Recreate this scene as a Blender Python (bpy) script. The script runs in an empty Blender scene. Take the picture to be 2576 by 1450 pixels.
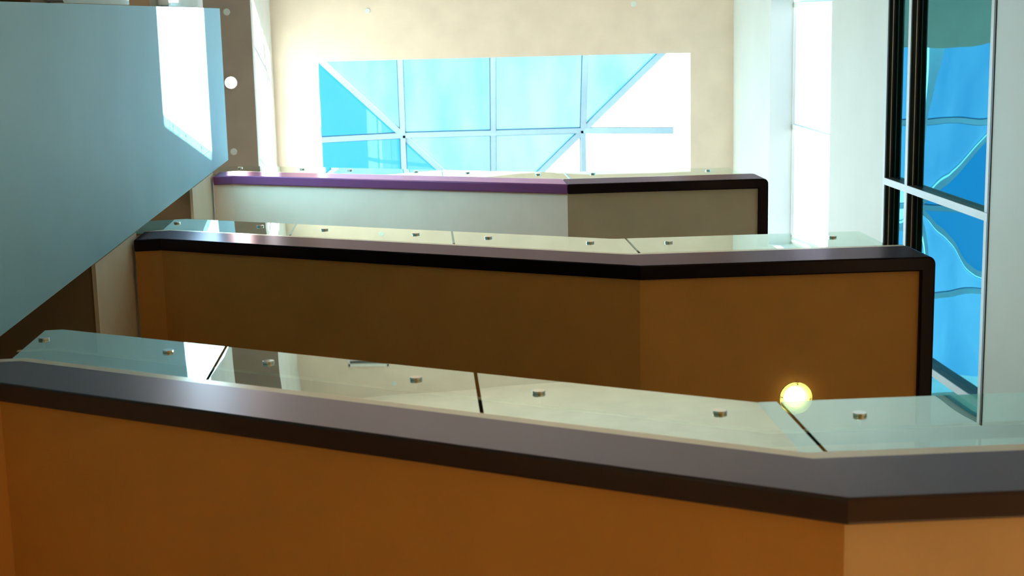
import bpy, bmesh, math, random
from mathutils import Vector, Matrix

# ------------------------------------------------------------------ camera, world, sun, exposure
S = 3.9            # metres per storey (all plan numbers below are in storeys)
EYE = 1.5          # camera height above the lobby floor
W, H, F_PX = 2576, 1450, 3733.4
E1 = Vector((0.9977475937873203, 0.021754343831873524, -0.0634546106761126))
E2 = Vector((-0.032938592408817025, 0.9829434637179489, -0.1809342318752507))
E3 = Vector((0.058436189315681925, 0.18261680004480912, 0.9814460332181572))
sc = bpy.context.scene
C = sc.collection
cam_d = bpy.data.cameras.new('camera')
cam = bpy.data.objects.new('camera', cam_d)
C.objects.link(cam)
cam_d.sensor_width = 36
cam_d.lens = F_PX / W * 36
cam_d.clip_start = 0.05
cam_d.clip_end = 500
m = Matrix.Identity(4)
for i in range(3):
    m[i][0], m[i][1], m[i][2] = E1[i], -E2[i], -E3[i]
m[2][3] = EYE
cam.matrix_world = m
cam_d.dof.use_dof = True
cam_d.dof.focus_distance = 9.5
cam_d.dof.aperture_fstop = 4.0
sc.camera = cam

world = bpy.data.worlds.new('sky')
sc.world = world
world.use_nodes = True
wn = world.node_tree
bg = wn.nodes['Background']
bg.inputs['Color'].default_value = (0.045, 0.50, 0.92, 1)
bg.inputs['Strength'].default_value = 1.6

sun_d = bpy.data.lights.new('sun', 'SUN')
sun_d.energy = 60
sun_d.angle = math.radians(0.6)
sun_d.color = (1.0, 0.93, 0.78)
sun = bpy.data.objects.new('sun', sun_d)
C.objects.link(sun)
sun.rotation_euler = Vector((-1, -0.25, -0.63)).to_track_quat('-Z', 'Y').to_euler()
sun.location = (30, 8, 30)

vs = sc.view_settings
vs.view_transform = 'Standard'
vs.look = 'None'
vs.exposure = 0.0
vs.gamma = 1
vs.use_curve_mapping = False
cy = sc.cycles
cy.max_bounces = 14
cy.diffuse_bounces = 8
cy.glossy_bounces = 6
cy.transparent_max_bounces = 24
cy.transmission_bounces = 8
cy.caustics_reflective = False
cy.caustics_refractive = False
cy.sample_clamp_indirect = 8
cy.use_denoising = True


# ------------------------------------------------------------------ helpers
def P(x, y, z):
    """storey units -> metres"""
    return Vector((x * S, y * S, z * S + EYE))


def ray(px, py):
    return E1 * ((px - W / 2) / F_PX) + E2 * ((py - H / 2) / F_PX) + E3


def on_z(px, py, z):
    r = ray(px, py)
    return r * (z / r[2])


def nodes(name):
    mt = bpy.data.materials.new(name)
    mt.use_nodes = True
    nt = mt.node_tree
    b = nt.nodes.get('Principled BSDF')
    return mt, nt, b


def paint(name, col, rough=0.6, var=0.05, bump=0.02, scale=3.0, metal=0.0, spec=0.5, coat=0.0, tint=None):
    mt, nt, b = nodes(name)
    tc = nt.nodes.new('ShaderNodeTexCoord')
    nz = nt.nodes.new('ShaderNodeTexNoise')
    nz.inputs['Scale'].default_value = scale
    nz.inputs['Detail'].default_value = 6
    nt.links.new(tc.outputs['Object'], nz.inputs['Vector'])
    rp = nt.nodes.new('ShaderNodeValToRGB')
    lo = [max(0, c * (1 - var)) for c in col]
    hi = [min(1, c * (1 + var)) for c in col]
    rp.color_ramp.elements[0].color = (*lo, 1)
    rp.color_ramp.elements[1].color = (*hi, 1)
    rp.color_ramp.elements[0].position = 0.3
    rp.color_ramp.elements[1].position = 0.7
    nt.links.new(nz.outputs['Fac'], rp.inputs['Fac'])
    nt.links.new(rp.outputs['Color'], b.inputs['Base Color'])
    b.inputs['Roughness'].default_value = rough
    b.inputs['Metallic'].default_value = metal
    b.inputs['Specular IOR Level'].default_value = spec
    b.inputs['Coat Weight'].default_value = coat
    if tint: b.inputs['Specular Tint'].default_value = (*tint, 1)
    if bump:
        n2 = nt.nodes.new('ShaderNodeTexNoise')
        n2.inputs['Scale'].default_value = 90
        nt.links.new(tc.outputs['Object'], n2.inputs['Vector'])
        bp = nt.nodes.new('ShaderNodeBump')
        bp.inputs['Strength'].default_value = bump
        bp.inputs['Distance'].default_value = 0.01
        nt.links.new(n2.outputs['Fac'], bp.inputs['Height'])
        nt.links.new(bp.outputs['Normal'], b.inputs['Normal'])
    return mt


def glass(name, tint, ior, film=0.0, film_col=(1, 1, 1), wobble=0.0, wscale=1.0, refl=(1, 1, 1), add=0.0):
    """thin sheet glass: clear tint, mirror by angle on the front face, optional pale dusty film"""
    mt, nt, b = nodes(name)
    nt.nodes.remove(b)
    out = nt.nodes['Material Output']
    tr = nt.nodes.new('ShaderNodeBsdfTransparent')
    tr.inputs['Color'].default_value = (*tint, 1)
    gl = nt.nodes.new('ShaderNodeBsdfGlossy')
    gl.inputs['Roughness'].default_value = 0.0
    gl.inputs['Color'].default_value = (*refl, 1)
    fr = nt.nodes.new('ShaderNodeFresnel')
    fr.inputs['IOR'].default_value = ior
    ge = nt.nodes.new('ShaderNodeNewGeometry')
    sub = nt.nodes.new('ShaderNodeMath')
    sub.operation = 'SUBTRACT'
    sub.inputs[0].default_value = 1
    nt.links.new(ge.outputs['Backfacing'], sub.inputs[1])
    mul = nt.nodes.new('ShaderNodeMath')
    mul.operation = 'MULTIPLY'
    ad = nt.nodes.new('ShaderNodeMath')
    ad.operation = 'ADD'
    ad.use_clamp = True
    ad.inputs[1].default_value = add
    nt.links.new(fr.outputs['Fac'], ad.inputs[0])
    nt.links.new(ad.outputs[0], mul.inputs[0])
    nt.links.new(sub.outputs[0], mul.inputs[1])
    mx = nt.nodes.new('ShaderNodeMixShader')
    nt.links.new(mul.outputs[0], mx.inputs['Fac'])
    base = tr.outputs[0]
    if film > 0:
        tl = nt.nodes.new('ShaderNodeBsdfTranslucent')
        tl.inputs['Color'].default_value = (*film_col, 1)
        tc = nt.nodes.new('ShaderNodeTexCoord')
        mp = nt.nodes.new('ShaderNodeMapping')
        mp.inputs['Scale'].default_value = (1.6, 0.5, 0.5)
        nz = nt.nodes.new('ShaderNodeTexNoise')
        nz.inputs['Scale'].default_value = 1.2
        nz.inputs['Detail'].default_value = 5
        nt.links.new(tc.outputs['Object'], mp.inputs['Vector'])
        nt.links.new(mp.outputs['Vector'], nz.inputs['Vector'])
        mr = nt.nodes.new('ShaderNodeMapRange')
        mr.inputs['From Min'].default_value = 0.3
        mr.inputs['From Max'].default_value = 0.7
        mr.inputs['To Min'].default_value = film * 0.55
        mr.inputs['To Max'].default_value = film * 1.2
        nt.links.new(nz.outputs['Fac'], mr.inputs['Value'])
        m2 = nt.nodes.new('ShaderNodeMixShader')
        nt.links.new(mr.outputs['Result'], m2.inputs['Fac'])
        nt.links.new(tr.outputs[0], m2.inputs[1])
        nt.links.new(tl.outputs[0], m2.inputs[2])
        base = m2.outputs[0]
    if wobble > 0:
        tc = nt.nodes.new('ShaderNodeTexCoord')
        nz = nt.nodes.new('ShaderNodeTexNoise')
        nz.inputs['Scale'].default_value = wscale
        nz.inputs['Detail'].default_value = 1.5
        nt.links.new(tc.outputs['Object'], nz.inputs['Vector'])
        bp = nt.nodes.new('ShaderNodeBump')
        bp.inputs['Strength'].default_value = 1.0
        bp.inputs['Distance'].default_value = wobble
        nt.links.new(nz.outputs['Fac'], bp.inputs['Height'])
        nt.links.new(bp.outputs['Normal'], gl.inputs['Normal'])
    nt.links.new(base, mx.inputs[1])
    nt.links.new(gl.outputs[0], mx.inputs[2])
    nt.links.new(mx.outputs[0], out.inputs['Surface'])
    return mt


def lacquer(name, col, gloss, ior, rough):
    mt, nt, b = nodes(name)
    nt.nodes.remove(b)
    tc = nt.nodes.new('ShaderNodeTexCoord')
    mp = nt.nodes.new('ShaderNodeMapping')
    mp.inputs['Scale'].default_value = (0.6, 2.0, 9.0)
    nz = nt.nodes.new('ShaderNodeTexNoise')
    nz.inputs['Scale'].default_value = 1.4
    nz.inputs['Detail'].default_value = 4
    nt.links.new(tc.outputs['Object'], mp.inputs['Vector'])
    nt.links.new(mp.outputs['Vector'], nz.inputs['Vector'])
    mr = nt.nodes.new('ShaderNodeMapRange')
    mr.inputs['To Min'].default_value = rough * 0.97
    mr.inputs['To Max'].default_value = rough * 1.04
    nt.links.new(nz.outputs['Fac'], mr.inputs['Value'])
    df = nt.nodes.new('ShaderNodeBsdfDiffuse')
    df.inputs['Color'].default_value = (*col, 1)
    gl = nt.nodes.new('ShaderNodeBsdfGlossy')
    gl.inputs['Color'].default_value = (*gloss, 1)
    nt.links.new(mr.outputs['Result'], gl.inputs['Roughness'])
    fr = nt.nodes.new('ShaderNodeFresnel')
    fr.inputs['IOR'].default_value = ior
    mx = nt.nodes.new('ShaderNodeMixShader')
    nt.links.new(fr.outputs['Fac'], mx.inputs['Fac'])
    nt.links.new(df.outputs[0], mx.inputs[1])
    nt.links.new(gl.outputs[0], mx.inputs[2])
    nt.links.new(mx.outputs[0], nt.nodes['Material Output'].inputs['Surface'])
    return mt


def emit(name, col, strength):
    mt, nt, b = nodes(name)
    b.inputs['Base Color'].default_value = (*col, 1)
    b.inputs['Emission Color'].default_value = (*col, 1)
    b.inputs['Emission Strength'].default_value = strength
    return mt


M = dict(
    cream=paint('cream_paint', (0.80, 0.68, 0.57)),
    white=paint('white_paint', (0.80, 0.82, 0.80)),
    pier=paint('pale_wall_paint', (0.31, 0.70, 0.97), rough=0.55, var=0.04, scale=1.2),  # blue cast of the sky light put into the wall colour
    rwall=paint('pale_blue_wall_paint', (0.60, 0.68, 0.70), rough=0.55, var=0.04, scale=1.2),
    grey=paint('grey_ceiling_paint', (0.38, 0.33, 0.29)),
    soff_top=paint('cream_soffit_paint', (0.98, 0.78, 0.64)),  # lit copy of the top soffit paint, sun bounce put into its colour
    soff_top_land=paint('beige_soffit_paint', (0.62, 0.53, 0.38)),  # shaded copy of the same paint, for the top landing
    soff_low=paint('ochre_soffit_paint', (0.56, 0.28, 0.07), rough=0.7),  # warm lamplight painted into the soffit colour
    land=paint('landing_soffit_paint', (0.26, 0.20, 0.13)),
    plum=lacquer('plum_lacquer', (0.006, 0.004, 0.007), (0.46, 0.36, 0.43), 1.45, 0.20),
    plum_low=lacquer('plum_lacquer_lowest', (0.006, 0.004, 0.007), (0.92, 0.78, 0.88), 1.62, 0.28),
    plum_top=lacquer('bright_plum_lacquer', (0.20, 0.065, 0.17), (0.95, 0.62, 0.88), 1.35, 0.15),  # lit copy of plum, bounced sunlight put into the colour
    tan=paint('tan_soffit_paint', (0.60, 0.40, 0.22), rough=0.7),  # paler soffit copy, whiter light on the lowest landing painted in
    ledge=paint('cream_ledge_paint', (0.80, 0.76, 0.62)),
    ledge_gloss=lacquer('cream_gloss_ledge', (0.85, 0.80, 0.68), (1.0, 0.97, 0.92), 3.2, 0.2),
    dark=paint('dark_bronze_frame', (0.012, 0.013, 0.012), rough=0.4, bump=0),
    gasket=paint('dark_blue_gasket', (0.015, 0.06, 0.12), rough=0.5, bump=0),
    disc=glass('frosted_lamp_disc', (0.92, 0.95, 0.7), 1.5, film=0.45, film_col=(0.9, 0.95, 0.6)),
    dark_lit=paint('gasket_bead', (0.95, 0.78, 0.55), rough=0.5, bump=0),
    alu=paint('pale_aluminium', (0.55, 0.62, 0.68), rough=0.4, metal=0.2, bump=0),
    skybar=paint('white_skylight_bar', (0.32, 0.46, 0.58), rough=0.4, bump=0),
    chrome=paint('polished_steel', (0.85, 0.84, 0.84), rough=0.08, metal=1.0, var=0.02, bump=0),
    rail=paint('dark_handrail', (0.03, 0.028, 0.03), rough=0.35, bump=0),
    floor=paint('wood_floor', (0.42, 0.24, 0.11), rough=0.4, var=0.2, scale=2),  # unseen floor, warm tone chosen to bounce light up to the soffits
    tread=paint('stone_tread', (0.45, 0.40, 0.33), rough=0.5),
    room=paint('dark_room_paint', (0.03, 0.03, 0.03)),
    cover=paint('pale_plastic', (0.66, 0.78, 0.78), rough=0.5, bump=0),
    vent=paint('vent_black', (0.02, 0.02, 0.02), bump=0),
    disc_edge=paint('pale_yellow_glass_edge', (0.9, 0.88, 0.5), rough=0.3, bump=0),
    rim=glass('lamp_cover_glass', (0.97, 0.95, 0.75), 1.5),
    rail_glass=glass('green_sheet_glass', (0.72, 0.88, 0.82), 1.8, add=0.46, wobble=0.004, wscale=0.8, refl=(0.86, 0.97, 0.93)),
    edge_glass=paint('green_glass_edge', (0.35, 0.62, 0.56), rough=0.2, bump=0),
    sky_glass=glass('skylight_glass', (0.85, 0.97, 1.0), 1.45, film=0.045, film_col=(0.9, 1.0, 1.0)),
    sky_clean=glass('skylight_glass_clean', (0.85, 0.97, 1.0), 1.45, film=0.01, film_col=(0.9, 1.0, 1.0)),  # thinner film, shade of the slope facing away from the sun put into the glass
    sky_dusty=glass('skylight_glass_dusty', (0.9, 0.97, 1.0), 1.45, film=0.14, film_col=(1.0, 1.0, 1.0)),  # heavier film, whitening by the sun on this slope put into the glass
    win_glass=glass('bright_window_glass', (0.95, 0.98, 1.0), 1.45, film=0.07),
    dark_glass=glass('blue_reflective_glass', (0.25, 0.30, 0.30), 2.3, wobble=0.022, wscale=0.5, refl=(0.20, 0.70, 0.90), add=0.22),
    bulb=emit('lamp_glow', (1.0, 0.86, 0.45), 14),
    bulb_white=emit('lamp_glow_white', (1.0, 0.93, 0.8), 20),
)


def mesh(name, bm, mat, parent=None, bevel=0, smooth=False, world_coords=True):
    bmesh.ops.recalc_face_normals(bm, faces=bm.faces)
    me = bpy.data.meshes.new(name)
    bm.to_mesh(me)
    bm.free()
    if smooth:
        for p in me.polygons:
            p.use_smooth = True
    me.materials.append(mat)
    o = bpy.data.objects.new(name, me)
    C.objects.link(o)
    if parent is not None:
        o.parent = parent
        o.matrix_parent_inverse = Matrix.Identity(4)
        if world_coords:
            me.transform(Matrix.Translation(-parent.location))
    else:
        # put the origin at the base of the thing
        xs = [v.co for v in me.vertices]
        c = Vector((sum(v.x for v in xs) / len(xs), sum(v.y for v in xs) / len(xs), min(v.z for v in xs)))
        me.transform(Matrix.Translation(-c))
        o.location = c
    if bevel:
        bv = o.modifiers.new('edge_round', 'BEVEL')
        bv.width = bevel
        bv.segments = 3
        bv.limit_method = 'ANGLE'
        bv.angle_limit = math.radians(50)
        bv.harden_normals = False
    return o


def tag(o, label=None, cat=None, group=None, kind=None):
    if label: o['label'] = label
    if cat: o['category'] = cat
    if group: o['group'] = group
    if kind: o['kind'] = kind
    return o


def empty(name, loc):
    o = bpy.data.objects.new(name, None)
    C.objects.link(o)
    o.location = loc
    return o


def box(bm, a, b):
    """box between two storey-unit corners"""
    a = P(*a); b = P(*b)
    vs_ = [bm.verts.new((x, y, z)) for x in (a.x, b.x) for y in (a.y, b.y) for z in (a.z, b.z)]
    for f in ((0, 1, 3, 2), (4, 6, 7, 5), (0, 4, 5, 1), (2, 3, 7, 6), (0, 2, 6, 4), (1, 5, 7, 3)):
        bm.faces.new([vs_[i] for i in f])
    return bm


def boxes(*ab):
    bm = bmesh.new()
    for a, b in ab:
        box(bm, a, b)
    return bm


def prism(bm, quads):
    """sweep: list of 4-point sections (metres), capped at both ends"""
    rings = [[bm.verts.new(p) for p in q] for q in quads]
    n = len(rings[0])
    for r0, r1 in zip(rings, rings[1:]):
        for i in range(n):
            bm.faces.new([r0[i], r0[(i + 1) % n], r1[(i + 1) % n], r1[i]])
    bm.faces.new(rings[0][::-1])
    bm.faces.new(rings[-1])
    return bm


def bar(bm, a, b, w, d, upv=Vector((0, 0, 1))):
    """rectangular bar between two points (metres): w across, d along upv"""
    a = Vector(a); b = Vector(b)
    t = (b - a).normalized()
    s = t.cross(upv).normalized()
    u = s.cross(t).normalized()
    q = lambda p: [p - s * w / 2, p + s * w / 2, p + s * w / 2 + u * d, p - s * w / 2 + u * d]
    return prism(bm, [q(a), q(b)])


def cyl(bm, c, axis, r, h, seg=32, r2=None):
    """cylinder from centre of its start face (metres) along axis"""
    axis = Vector(axis).normalized()
    rot = axis.to_track_quat('Z', 'Y').to_matrix().to_4x4()
    mt = Matrix.Translation(Vector(c) + axis * h / 2) @ rot
    bmesh.ops.create_cone(bm, cap_ends=True, segments=seg, radius1=r, radius2=r if r2 is None else r2, depth=h, matrix=mt)
    return bm


def lathe(bm, c, prof, seg=48):
    """profile of (radius, z) about a vertical axis at c (metres)"""
    c = Vector(c)
    rings = []
    for r, z in prof:
        rings.append([bm.verts.new((c.x + r * math.cos(2 * math.pi * k / seg), c.y + r * math.sin(2 * math.pi * k / seg), c.z + z)) for k in range(seg)])
    for a, b in zip(rings, rings[1:]):
        for k in range(seg):
            bm.faces.new([a[k], a[(k + 1) % seg], b[(k + 1) % seg], b[k]])
    return bm


def struct(name, bm, mat, **k):
    return tag(mesh(name, bm, mat, **k), kind='structure')


# ------------------------------------------------------------------ plan numbers (storeys)
XL, XLB, XR = -0.49, -0.5418, 1.088      # stair side of the left wall, parapets behind it, right wall
XO = -1.15                               # outer wall behind the half landings
YN, YB = -0.60, 1.06                     # wall behind the camera, wall behind the stairs
ZF = -EYE / S                            # lobby floor
ZC1, ZC2 = 4.52, 5.12                    # lower and main ceilings
PY0, PY1 = -0.026, 0.354                 # ends of the left wall
F = 0.3474                               # front of the landings
BX, CX = 0.2974, 0.7128                  # where flight meets landing, right end of the landing
PITCH = 0.6998
D = 1.002
SX0, SX1, SY0, SY1 = -0.36, 0.938, 0.15, 1.42   # skylight opening
YE = YB - 0.004                          # back end of stairs and half landings
YBB = 1.55                               # back of the building above the stairs

# ------------------------------------------------------------------ room shell
struct('floor', boxes(((XO, YN, ZF - 0.05), (XR + 0.12, YB, ZF))), M['floor'])  # unseen floor, coloured for its warm bounce
struct('wall_left', boxes(((XL - 0.05, PY0, ZF), (XL, PY1, 3.82))), M['pier'])
struct('wall_near', boxes(((XO, YN - 0.05, ZF), (XR + 0.12, YN, ZC2 + 0.1))), M['cream'])
struct('wall_back', boxes(((XO, YB, ZF), (XR + 0.12, YB + 0.05, 3.9))), M['cream'])
struct('wall_outer_left', boxes(((XO - 0.05, YN - 0.05, ZF), (XO, YBB, ZC1 + 0.1))), M['cream'])
struct('wall_upper_left', boxes(((XL - 0.05, YN, ZC1 + 0.004), (XL, YBB, ZC2 + 0.05))), M['white'])
struct('wall_upper_back', boxes(((XO, YBB, 3.85), (XR + 0.12, YBB + 0.05, ZC2 + 0.1)), ((XO, YB + 0.05, 3.85), (XR + 0.12, YBB, 3.9))), M['cream'])
struct('ceiling_left', boxes(((XO, YN, ZC1), (XL, YBB, ZC1 + 0.004))), M['grey'])
struct('ceiling', boxes(
    ((XL - 0.05, YN, ZC2), (SX0, YBB, ZC2 + 0.06)), ((SX1, YN, ZC2), (XR + 0.12, YBB, ZC2 + 0.06)),
    ((SX0, YN, ZC2), (SX1, SY0, ZC2 + 0.06)), ((SX0, SY1, ZC2), (SX1, YBB, ZC2 + 0.06))), M['cream'])
ZG = 5.47        # foot of the glass pyramid
struct('trim_skylight_shaft', boxes(
    ((SX0 - 0.06, SY0 - 0.06, ZC2 + 0.06), (SX0, SY1 + 0.06, ZG)), ((SX1, SY0 - 0.06, ZC2 + 0.06), (SX1 + 0.06, SY1 + 0.06, ZG)),
    ((SX0, SY0 - 0.06, ZC2 + 0.06), (SX1, SY0, ZG)), ((SX0, SY1, ZC2 + 0.06), (SX1, SY1 + 0.06, ZG))), M['white'])

# right wall: a dark inner window below and a bright outer window above
WA0, WA1 = 2.775, 3.424
WB0, WB1 = 3.896, 4.58
WY0, WY1 = -0.12, YB - 0.04
VY0 = -0.035                             # near end of the bright window
struct('wall_right', boxes(
    ((XR, YN, ZF), (XR + 0.09, YBB, WA0)), ((XR, YN, WA1), (XR + 0.09, YBB, WB0)), ((XR, YN, WB1), (XR + 0.09, YBB, ZC2 + 0.05)),
    ((XR, YN, WA0), (XR + 0.09, WY0, WA1)), ((XR, WY1, WA0), (XR + 0.09, YBB, WA1)),
    ((XR, YN, WB0), (XR + 0.09, VY0, WB1)), ((XR, WY1, WB0), (XR + 0.09, YBB, WB1))), M['rwall'])

# window_1: bright window high on the right wall
w1 = tag(empty('window_1', P(XR + 0.085, 0.1, WB0)), kind='structure')
d0, d1 = XR + 0.070, XR + 0.088
mesh('window_frame', boxes(((d0, VY0, WB1 - 0.004), (d1, WY1, WB1)), ((d0, VY0, WB0), (d1, WY1, WB0 + 0.004)),
                           ((d0, VY0, WB0), (d1, VY0 + 0.012, WB1)), ((d0, WY1 - 0.012, WB0), (d1, WY1, WB1))), M['white'], w1)
for yy in (-0.005, 0.37, 0.745):
    mesh('mullion', boxes(((d0, yy - 0.008, WB0), (d1, yy + 0.008, WB1))), M['white'], w1)
for zz in (4.105, 4.0):
    mesh('gasket', boxes(((d0 - 0.002, VY0 + 0.015, zz), (d0, WY1, zz + 0.004))), M['dark'], w1)
mesh('window_pane', boxes(((d0 + 0.006, VY0 + 0.01, WB0 + 0.01), (d0 + 0.009, WY1 - 0.01, WB1 - 0.01))), M['win_glass'], w1)

# window_2: dark framed inner window with mirroring panes
w2 = tag(empty('window_2', P(XR + 0.02, 0.1, WA0)), kind='structure')
g0 = 0.017
TZ = 3.262
mesh('window_head', boxes(((XR + 0.001, WY0, WA1 - 0.006), (XR + g0 + 0.02, WY1, WA1))), M['dark'], w2)
mesh('head_trim', boxes(((XR - 0.002, WY0, WA1 - 0.008), (XR + 0.001, WY1, WA1 + 0.004))), M['alu'], w2)
mesh('transom', boxes(((XR + 0.0005, WY0, TZ - 0.008), (XR + g0 + 0.012, WY1, TZ + 0.008))), M['dark'], w2)
mesh('transom_face', boxes(((XR - 0.002, WY0, TZ - 0.0085), (XR + 0.0005, WY1, TZ + 0.0085))), M['alu'], w2)
for zz in (WA1 - 0.006, TZ - 0.0085):
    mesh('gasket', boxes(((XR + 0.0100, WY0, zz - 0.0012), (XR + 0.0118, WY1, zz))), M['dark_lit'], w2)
    mesh('gasket', boxes(((XR + 0.0140, WY0, zz - 0.0015), (XR + 0.0150, WY1, zz))), M['rail'], w2)
mesh('window_sill', boxes(((XR - 0.002, WY0, WA0 - 0.006), (XR + 0.015, WY1, WA0 + 0.003))), M['dark'], w2)
mesh('sill_trim', boxes(((XR + 0.0, WY0, WA0 + 0.003), (XR + 0.006, WY1, WA0 + 0.022))), M['alu'], w2)
for yy in (0.409, 0.785):
    a = yy - 0.008
    mu = mesh('mullion', boxes(((XR + 0.0005, a, WA0), (XR + g0 + 0.012, yy + 0.008, WA1 - 0.006))), M['rail'], w2)
    mesh('mullion_face', boxes(((XR - 0.0025, a, WA0), (XR + 0.0005, yy + 0.008, WA1 - 0.006))), M['alu'], mu, world_coords=False)
    mu.children[0].data.transform(Matrix.Translation(-Vector(w2.location)))
pys = [WY0, 0.409, 0.785, WY1]
for ya, yb in zip(pys, pys[1:]):
    for za, zb in ((WA0, TZ), (TZ, WA1)):
        mesh('window_pane', boxes(((XR + g0, ya + 0.004, za + 0.004), (XR + g0 + 0.003, yb - 0.004, zb - 0.004))), M['dark_glass'], w2)
struct('wall_inner_room', boxes(((XR + 0.09, YN, WA0 - 0.25), (XR + 0.9, YBB, WA0 - 0.2)), ((XR + 0.09, YN, WA1 + 0.1), (XR + 0.9, YBB, WA1 + 0.15)),
                               ((XR + 0.85, YN, WA0 - 0.2), (XR + 0.9, YBB, WA1 + 0.1)),
                               ((XR + 0.09, YN - 0.05, WA0 - 0.25), (XR + 0.9, YN, WA1 + 0.15)), ((XR + 0.09, YBB, WA0 - 0.25), (XR + 0.9, YBB + 0.05, WA1 + 0.15))), M['room'])

# ------------------------------------------------------------------ glass pyramid over the opening
GX0, GX1, GY0, GY1 = -0.405, 0.957, 0.105, 1.467
ZA = ZG + 0.68 * 0.36
q = (GX1 - GX0) / 4
AX, AY = (GX0 + GX1) / 2, (GY0 + GY1) / 2
sky = tag(empty('skylight', P(AX, AY, ZG)), 'pyramid skylight of pale bars and cyan glass over the stairwell', 'skylight')


def zpyr(x, y):
    t = max(abs(x - AX), abs(y - AY)) / (2 * q)
    return ZA + (ZG - ZA) * t


def gasket(a, b):
    bm = bmesh.new()
    bar(bm, a + Vector((0, 0, 0.076)), b + Vector((0, 0, 0.076)), BW + 0.022, 0.008)
    mesh('gasket', bm, M['gasket'], sky)


def pp(x, y, dz=0.0):
    return P(x, y, zpyr(x, y) + dz)


BW = 0.075
crn = [(GX0, GY0), (GX1, GY0), (GX1, GY1), (GX0, GY1)]
for i in range(4):
    a, b = crn[i], crn[(i + 1) % 4]
    bm = bmesh.new()
    v = [pp(a[0], a[1], 0.022), pp(b[0], b[1], 0.022), P(AX, AY, ZA + 0.022)]
    n = (v[1] - v[0]).cross(v[2] - v[0]).normalized()
    if n.z < 0: n = -n
    bot = [bm.verts.new(p) for p in v]
    top = [bm.verts.new(p + n * 0.012) for p in v]
    bm.faces.new(bot); bm.faces.new(top[::-1])
    for k in range(3):
        bm.faces.new([bot[k], bot[(k + 1) % 3], top[(k + 1) % 3], top[k]])
    mesh('glass_slope', bm, M[('sky_glass', 'sky_dusty', 'sky_glass', 'sky_clean')[i]], sky)
    bm = bmesh.new()
    bar(bm, pp(*a), P(AX, AY, ZA), BW * 1.1, 0.09)
    gasket(pp(*a), P(AX, AY, ZA))
    mesh('hip_bar', bm, M['skybar'], sky)
    bm = bmesh.new()
    bar(bm, pp(*a) , pp(*b), BW * 1.4, 0.09)
    mesh('eaves_bar', bm, M['skybar'], sky)
for k in (1, 2, 3):
    x = GX0 + q * k
    for s_ in (-1, 1):
        bm = bmesh.new()
        ye = GY0 if s_ < 0 else GY1
        yt = AY + s_ * abs(x - AX)
        bar(bm, pp(x, ye), pp(x, yt), BW, 0.08)
        gasket(pp(x, ye), pp(x, yt))
        mesh('mullion', bm, M['skybar'], sky)
        y = GY0 + q * k
        xe = GX0 if s_ < 0 else GX1
        xt = AX + s_ * abs(y - AY)
        bm = bmesh.new()
        bar(bm, pp(xe, y), pp(xt, y), BW, 0.08)
        gasket(pp(xe, y), pp(xt, y))
        mesh('mullion', bm, M['skybar'], sky)
h_ = q
ring = [(AX - h_, AY - h_), (AX + h_, AY - h_), (AX + h_, AY + h_), (AX - h_, AY + h_)]
for i in range(4):
    bm = bmesh.new()
    bar(bm, pp(*ring[i]), pp(*ring[(i + 1) % 4]), BW, 0.08)
    gasket(pp(*ring[i]), pp(*ring[(i + 1) % 4]))
    mesh('purlin', bm, M['skybar'], sky)

# ------------------------------------------------------------------ half landings on the left
for k, (zb, lab) in enumerate(((1.27, 'half landing below the middle flight, dark underside low on the left'),
                               (2.25, 'dark brown half landing where the middle flight ends, left of it'),
                               (3.24, 'half landing at the head of the topmost plum flight'))):
    t = tag(empty('half_landing', P(-0.8, 0.2, zb)), lab, 'landing', 'half landings left of the flights')
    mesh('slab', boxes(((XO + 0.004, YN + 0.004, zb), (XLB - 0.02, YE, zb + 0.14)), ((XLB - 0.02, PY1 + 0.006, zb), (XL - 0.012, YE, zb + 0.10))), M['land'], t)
    mesh('parapet', boxes(((XLB - 0.02, YN + 0.004, zb + 0.12), (XLB, PY0 - 0.004, zb + 0.655)),), M['white'], t)
    mesh('parapet_foot', boxes(((XLB - 0.02, YN + 0.004, zb + 0.10), (XLB + 0.004, PY0 - 0.006, zb + 0.125))), M['alu'], t)
    mesh('edge_beam', boxes(((XL - 0.012, PY1 + 0.006, zb - 0.003), (XL - 0.006, YE, zb + 0.33))), M['ledge'], t)


# ------------------------------------------------------------------ flights and landings
def path(k, inset=0.0, x0=XL, x1=CX, wrap=True):
    """stations of the outer line, moved inwards: (x, y, height of underside)"""
    hb = 1 + D * k
    st = []
    flat = XL + 0.045
    top = hb + PITCH * (BX - flat)
    yl = lambda x: F + 0.0224 * max(0, BX - x)
    st.append((x0, yl(x0) + inset, top))
    if x0 < flat:
        st.append((flat, yl(flat) + inset, top))
    st.append((BX, F + inset, hb))
    if wrap:
        rr = max(0.011 - inset, 0.0006)          # rounded outer corner
        for q_ in range(6):
            an = -math.pi / 2 + math.pi / 2 * q_ / 5
            st.append((CX - inset - rr + rr * math.cos(an), F + inset + rr + rr * math.sin(an), hb))
        st.append((CX - inset, YE, hb))
    else:
        st.append((x1, F + inset, hb))
    return st


def hb_at(x, k):
    hb = 1 + D * k
    flat = XL + 0.045
    if x >= BX: return hb
    return hb + PITCH * (BX - max(x, flat))


def y_at(x):
    return F + 0.0224 * max(0.0, BX - x)


def sweep(k, i0, i1, z0, z1, part=slice(None)):
    a, b = path(k, i0)[part], path(k, i1)[part]
    bm = bmesh.new()
    secs = []
    for (xa, ya, za), (xb, yb, zb) in zip(a, b):
        secs.append([P(xa, ya, za + z0), P(xb, yb, zb + z0), P(xb, yb, zb + z1), P(xa, ya, za + z1)])
    return prism(bm, secs)


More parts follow.
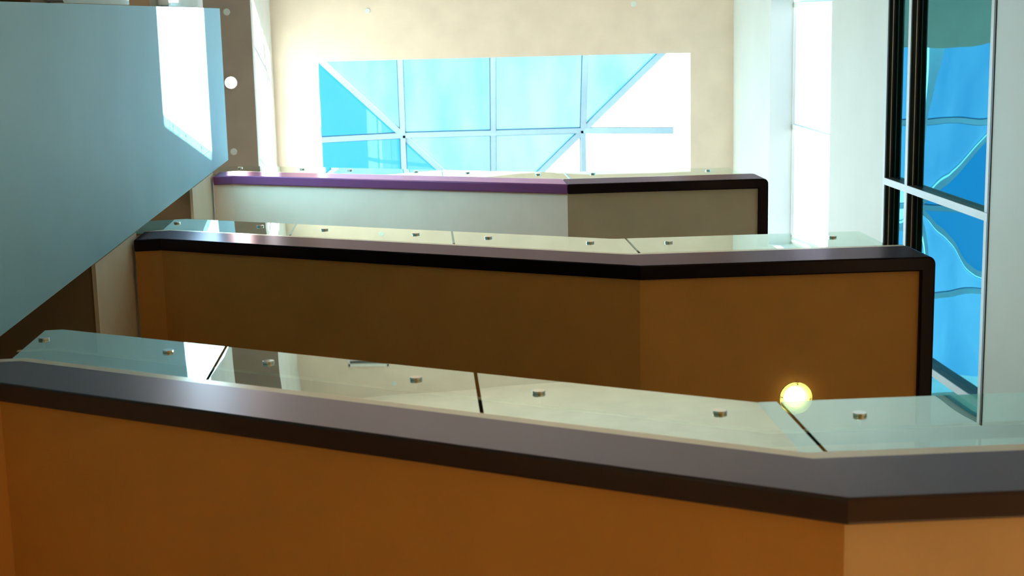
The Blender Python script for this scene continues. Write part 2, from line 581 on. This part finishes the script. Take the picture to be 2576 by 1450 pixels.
stair_lab = ['lowest and nearest flight with its landing, ochre underside and plum-black edge',
             'middle flight with its landing, brown underside framed by a plum-black edge',
             'topmost flight with its landing, pale cream underside and bright plum edge']
bal_lab = ['green glass balustrade on the lowest flight, nearest the viewer',
           'green glass balustrade on the middle flight',
           'pale glass balustrade on the topmost flight, below the skylight']
SEAMS = (-0.227, 0.048, 0.3175)
CAPS = (-0.454, -0.29, -0.17, -0.012, 0.105, 0.258, 0.376, 0.632)
for k in range(3):
    hb = 1 + D * k
    st = tag(empty('staircase', P(0.1, 0.5, hb)), stair_lab[k], 'staircase', 'flights stacked up the stairwell')
    if k < 2:
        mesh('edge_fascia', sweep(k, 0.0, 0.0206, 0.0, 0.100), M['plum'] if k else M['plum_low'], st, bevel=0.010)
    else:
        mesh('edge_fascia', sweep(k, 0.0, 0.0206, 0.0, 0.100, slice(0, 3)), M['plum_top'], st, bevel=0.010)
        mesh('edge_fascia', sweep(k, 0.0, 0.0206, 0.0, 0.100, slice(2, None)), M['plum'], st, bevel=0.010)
    mesh('ledge', sweep(k, 0.0015, 0.02, 0.100, 0.1185), M['ledge_gloss'], st)
    # underside board, slightly up inside the fascia; flight and landing meet in a crease
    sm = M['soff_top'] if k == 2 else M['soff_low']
    flat = XL + 0.045
    tz = hb + PITCH * (BX - flat)
    bm = bmesh.new()
    rec = 0.008
    secs = []
    for x, z in ((XL - 0.0, tz), (flat, tz), (BX, hb), ):
        y0 = y_at(x) + 0.019
        secs.append([P(x, y0, z + rec), P(x, YE, z + rec), P(x, YE, z + 0.05), P(x, y0, z + 0.05)])
    prism(bm, secs)
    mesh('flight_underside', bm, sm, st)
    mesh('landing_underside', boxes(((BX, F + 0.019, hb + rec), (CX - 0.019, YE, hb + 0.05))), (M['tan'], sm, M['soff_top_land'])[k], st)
    # treads on top
    n = 12
    bm = bmesh.new()
    run = (BX - flat) / n
    for i in range(n):
        xa = BX - run * i
        za = hb + 0.055 + PITCH * run * i
        box(bm, (xa - run, F + 0.03, za - 0.003), (xa, YE, za + PITCH * run))
    mesh('treads', bm, M['tread'], st)
    mesh('landing_floor', boxes(((BX, F + 0.021, hb + 0.05), (CX - 0.021, YE, hb + 0.07))), M['tread'], st)

    # glass balustrade
    gb = tag(empty('glass_balustrade', P(0.1, F, hb + 0.12)), bal_lab[k], 'balustrade', 'glass balustrades up the stairwell')
    gi, gt = 0.006, 0.0030
    x_start = -0.466 if k == 0 else XL - 0.03
    edges = [(x_start, SEAMS[0] - 0.0018), (SEAMS[0] + 0.0018, SEAMS[1] - 0.0018), (SEAMS[1] + 0.0018, SEAMS[2] - 0.0018), (SEAMS[2] + 0.0018, 0.690)]
    for (xa, xb) in edges:
        xs = [xa] + [x for x in (flat, BX) if xa < x < xb] + [xb]
        bm = bmesh.new()
        secs = []
        for x in xs:
            y0 = y_at(x) + gi
            z = hb_at(x, k)
            secs.append([P(x, y0, z + 0.119), P(x, y0 + gt, z + 0.119), P(x, y0 + gt, z + 0.291), P(x, y0, z + 0.291)])
        prism(bm, secs)
        mesh('glass_pane', bm, M['rail_glass'], gb)
    mesh('glass_pane', boxes(((0.686, F + gi + 0.006, hb + 0.119), (0.689, YE, hb + 0.291))), M['rail_glass'], gb)
    # dark handrail held behind the panes
    a0, a1 = gi + 0.013, gi + 0.025
    ra, rb = [], []
    bm = bmesh.new()
    secs = []
    for x in (XL + 0.004, flat, BX, 0.672):
        z = hb_at(x, k) + 0.232
        secs.append([P(x, y_at(x) + a0, z), P(x, y_at(x) + a1, z), P(x, y_at(x) + a1, z + 0.007), P(x, y_at(x) + a0, z + 0.007)])
    prism(bm, secs)
    mesh('handrail', bm, M['rail'], gb)
    bm = bmesh.new()
    secs = []
    for x in (XL + 0.004, flat, BX, 0.672):
        z = hb_at(x, k) + 0.2325
        secs.append([P(x, y_at(x) + a0 - 0.0012, z), P(x, y_at(x) + a0, z), P(x, y_at(x) + a0, z + 0.007), P(x, y_at(x) + a0 - 0.0012, z + 0.007)])
    prism(bm, secs)
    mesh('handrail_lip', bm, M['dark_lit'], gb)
    for x in CAPS:
        z = hb_at(x, k) + 0.236
        y0 = y_at(x) + gi
        bm = bmesh.new()
        cyl(bm, P(x, y0 - 0.001, z), (0, 1, 0), 0.006, 0.014 * S, 16)
        stf = mesh('glass_fixing', bm, M['chrome'], gb, smooth=True)
        bm = bmesh.new()
        c = P(x, y0 - 0.0026, z)
        cyl(bm, c, (0, 1, 0), 0.0245, 0.0098, 32)
        o = mesh('cap', bm, M['chrome'], stf, bevel=0.0015, world_coords=False)
        o.data.transform(Matrix.Translation(-Vector(gb.location)))


# ------------------------------------------------------------------ lamps and ceiling fittings
def area(name, loc, r, power, col, parent, direction=(0, 0, -1), spread=170):
    d = bpy.data.lights.new(name, 'AREA')
    d.shape = 'DISK'
    d.size = r * 2
    d.energy = power
    d.color = col
    d.spread = math.radians(spread)
    o = bpy.data.objects.new(name, d)
    C.objects.link(o)
    o.parent = parent
    o.location = Vector(loc) - Vector(parent.location)
    o.rotation_euler = Vector(direction).to_track_quat('-Z', 'Y').to_euler()
    return o


def landing_lamp(k, label, power=15):
    c = P(0.517, 0.544, 1 + D * k + 0.008)
    t = tag(empty('ceiling_lamp', c), label, 'lamp', 'round lamps under the landings')
    bm = bmesh.new()
    lathe(bm, c, [(0.070, 0), (0.074, -0.004), (0.078, 0.0), (0.078, 0.0)])
    mesh('trim_ring', bm, M['white'], t, smooth=True)
    bm = bmesh.new()
    lathe(bm, c, [(0.001, -0.024), (0.03, -0.023), (0.048, -0.017), (0.060, 0.0)])
    mesh('bulb', bm, M['bulb'], t, smooth=True)
    bm = bmesh.new()
    lathe(bm, c, [(0.001, -0.034), (0.088, -0.034), (0.091, -0.031), (0.088, -0.028), (0.001, -0.028)])
    mesh('cover_disc', bm, M['disc'], t)
    bm = bmesh.new()
    lathe(bm, c, [(0.0905, -0.034), (0.0925, -0.034), (0.0925, -0.028), (0.0905, -0.028), (0.0905, -0.034)])
    mesh('disc_edge', bm, M['disc_edge'], t)
    for a in (0.1, 1.67, 3.24, 4.81):
        bm = bmesh.new()
        cyl(bm, c + Vector((0.078 * math.cos(a), 0.078 * math.sin(a), -0.040)), (0, 0, 1), 0.0035, 0.04, 12)
        mesh('spacer_screw', bm, M['chrome'], t)
    area('lamp_light', c + Vector((0, 0, -0.05)), 0.08, power, (1.0, 0.72, 0.32), t)
    return t


landing_lamp(0, 'round glowing lamp under the lowest landing', 215)  # added out of view, its floor bounce fills the lower soffits with orange
landing_lamp(1, 'round glowing yellow lamp with a glass disc under the middle landing')
landing_lamp(2, 'round glowing lamp under the topmost landing')  # unseen repeat of the middle lamp, added to light the landing below


def dot(px, py, z, r, label, grp, name='sprinkler_cover', mirrored=None):
    p = on_z(px, py, z) if mirrored is None else mirrored
    c = P(p[0], p[1], z)
    bm = bmesh.new()
    lathe(bm, c, [(0.0005, -0.010), (r * 0.80, -0.010), (r * 0.86, -0.008), (r * 0.9, -0.004), (r, -0.003), (r, 0.0)])
    return tag(mesh(name, bm, M['cover'], smooth=False), label, 'ceiling cover', grp)


dot(570, 30, ZC1, 0.040, 'small round cover on the grey ceiling strip, above the bright lamp', 'round covers on the ceilings')
dot(588, 382, ZC1, 0.040, 'small round cover on the grey ceiling strip, just above the plum flight', 'round covers on the ceilings')
dot(925, 27, ZC2, 0.036, 'small round cover on the cream ceiling, left of the other one', 'round covers on the ceilings')
dot(1594, 10, ZC2, 0.036, 'small round cover on the cream ceiling, at the right near the top edge', 'round covers on the ceilings')

c = P(*on_z(581, 208, ZC1))
t = tag(empty('downlight', c), 'bright white downlight with a steel ring in the grey ceiling strip', 'lamp')
bm = bmesh.new()
lathe(bm, c, [(0.062, 0.0), (0.064, -0.012), (0.074, -0.014), (0.078, -0.006), (0.078, 0.0)])
mesh('trim_ring', bm, M['chrome'], t, smooth=True)
bm = bmesh.new()
lathe(bm, c, [(0.001, -0.03), (0.03, -0.026), (0.052, -0.012), (0.06, -0.001)])
mesh('bulb', bm, M['bulb_white'], t, smooth=True)
area('lamp_light', c + Vector((0, 0, -0.04)), 0.06, 25, (1.0, 0.9, 0.75), t)


def mirror_z(px, py, z):
    p = on_z(px, py, z)
    return Vector((p[0], 2 * (F + 0.006) - p[1], z))


p = mirror_z(960, 950, ZC2)
dot(0, 0, ZC2, 0.036, 'small round cover on the cream ceiling, mirrored in the nearest glass', 'round covers on the ceilings', mirrored=p)
pa, pb = mirror_z(850, 902, ZC2), mirror_z(950, 872, ZC2)
x0, x1 = pa[0], pb[0]
y0, y1 = pa[1], pa[1] + 0.07
t = tag(empty('air_vent', P((x0 + x1) / 2, y0, ZC2)), 'white slotted air vent in the cream ceiling, mirrored in the nearest glass', 'vent')
mesh('vent_frame', boxes(((x0, y0, ZC2 - 0.003), (x1, y0 + 0.006, ZC2)), ((x0, y1 - 0.006, ZC2 - 0.003), (x1, y1, ZC2)),
                         ((x0, y0, ZC2 - 0.003), (x0 + 0.006, y1, ZC2)), ((x1 - 0.006, y0, ZC2 - 0.003), (x1, y1, ZC2))), M['white'], t)
mesh('vent_back', boxes(((x0, y0, ZC2 - 0.001), (x1, y1, ZC2))), M['vent'], t)
n = 5
for i in range(n):
    ya = y0 + 0.006 + (y1 - y0 - 0.012) * (i + 0.5) / n
    mesh('slat', boxes(((x0 + 0.006, ya, ZC2 - 0.003), (x1 - 0.006, ya + 0.004, ZC2 - 0.001))), M['white'], t)

c = P(0.985, -0.545, 4.62)
t = tag(empty('floodlight', c), 'small square floodlight on a bracket in the corner, mirrored in the nearest glass', 'floodlight')
bm = bmesh.new()
bar(bm, c + Vector((-0.09, -0.06, 0)), c + Vector((0.09, 0.06, 0.0)), 0.17, 0.04)
mesh('housing', bm, M['alu'], t)
bm = bmesh.new()
bar(bm, c + Vector((-0.08, -0.053, -0.004)), c + Vector((0.08, 0.053, -0.004)), 0.15, 0.006)
mesh('lens', bm, M['cover'], t)
bm = bmesh.new()
bar(bm, c + Vector((0.05, 0.02, 0.03)), P(XR - 0.001, -0.535, 4.625), 0.05, 0.03)
mesh('bracket', bm, M['ledge'], t)
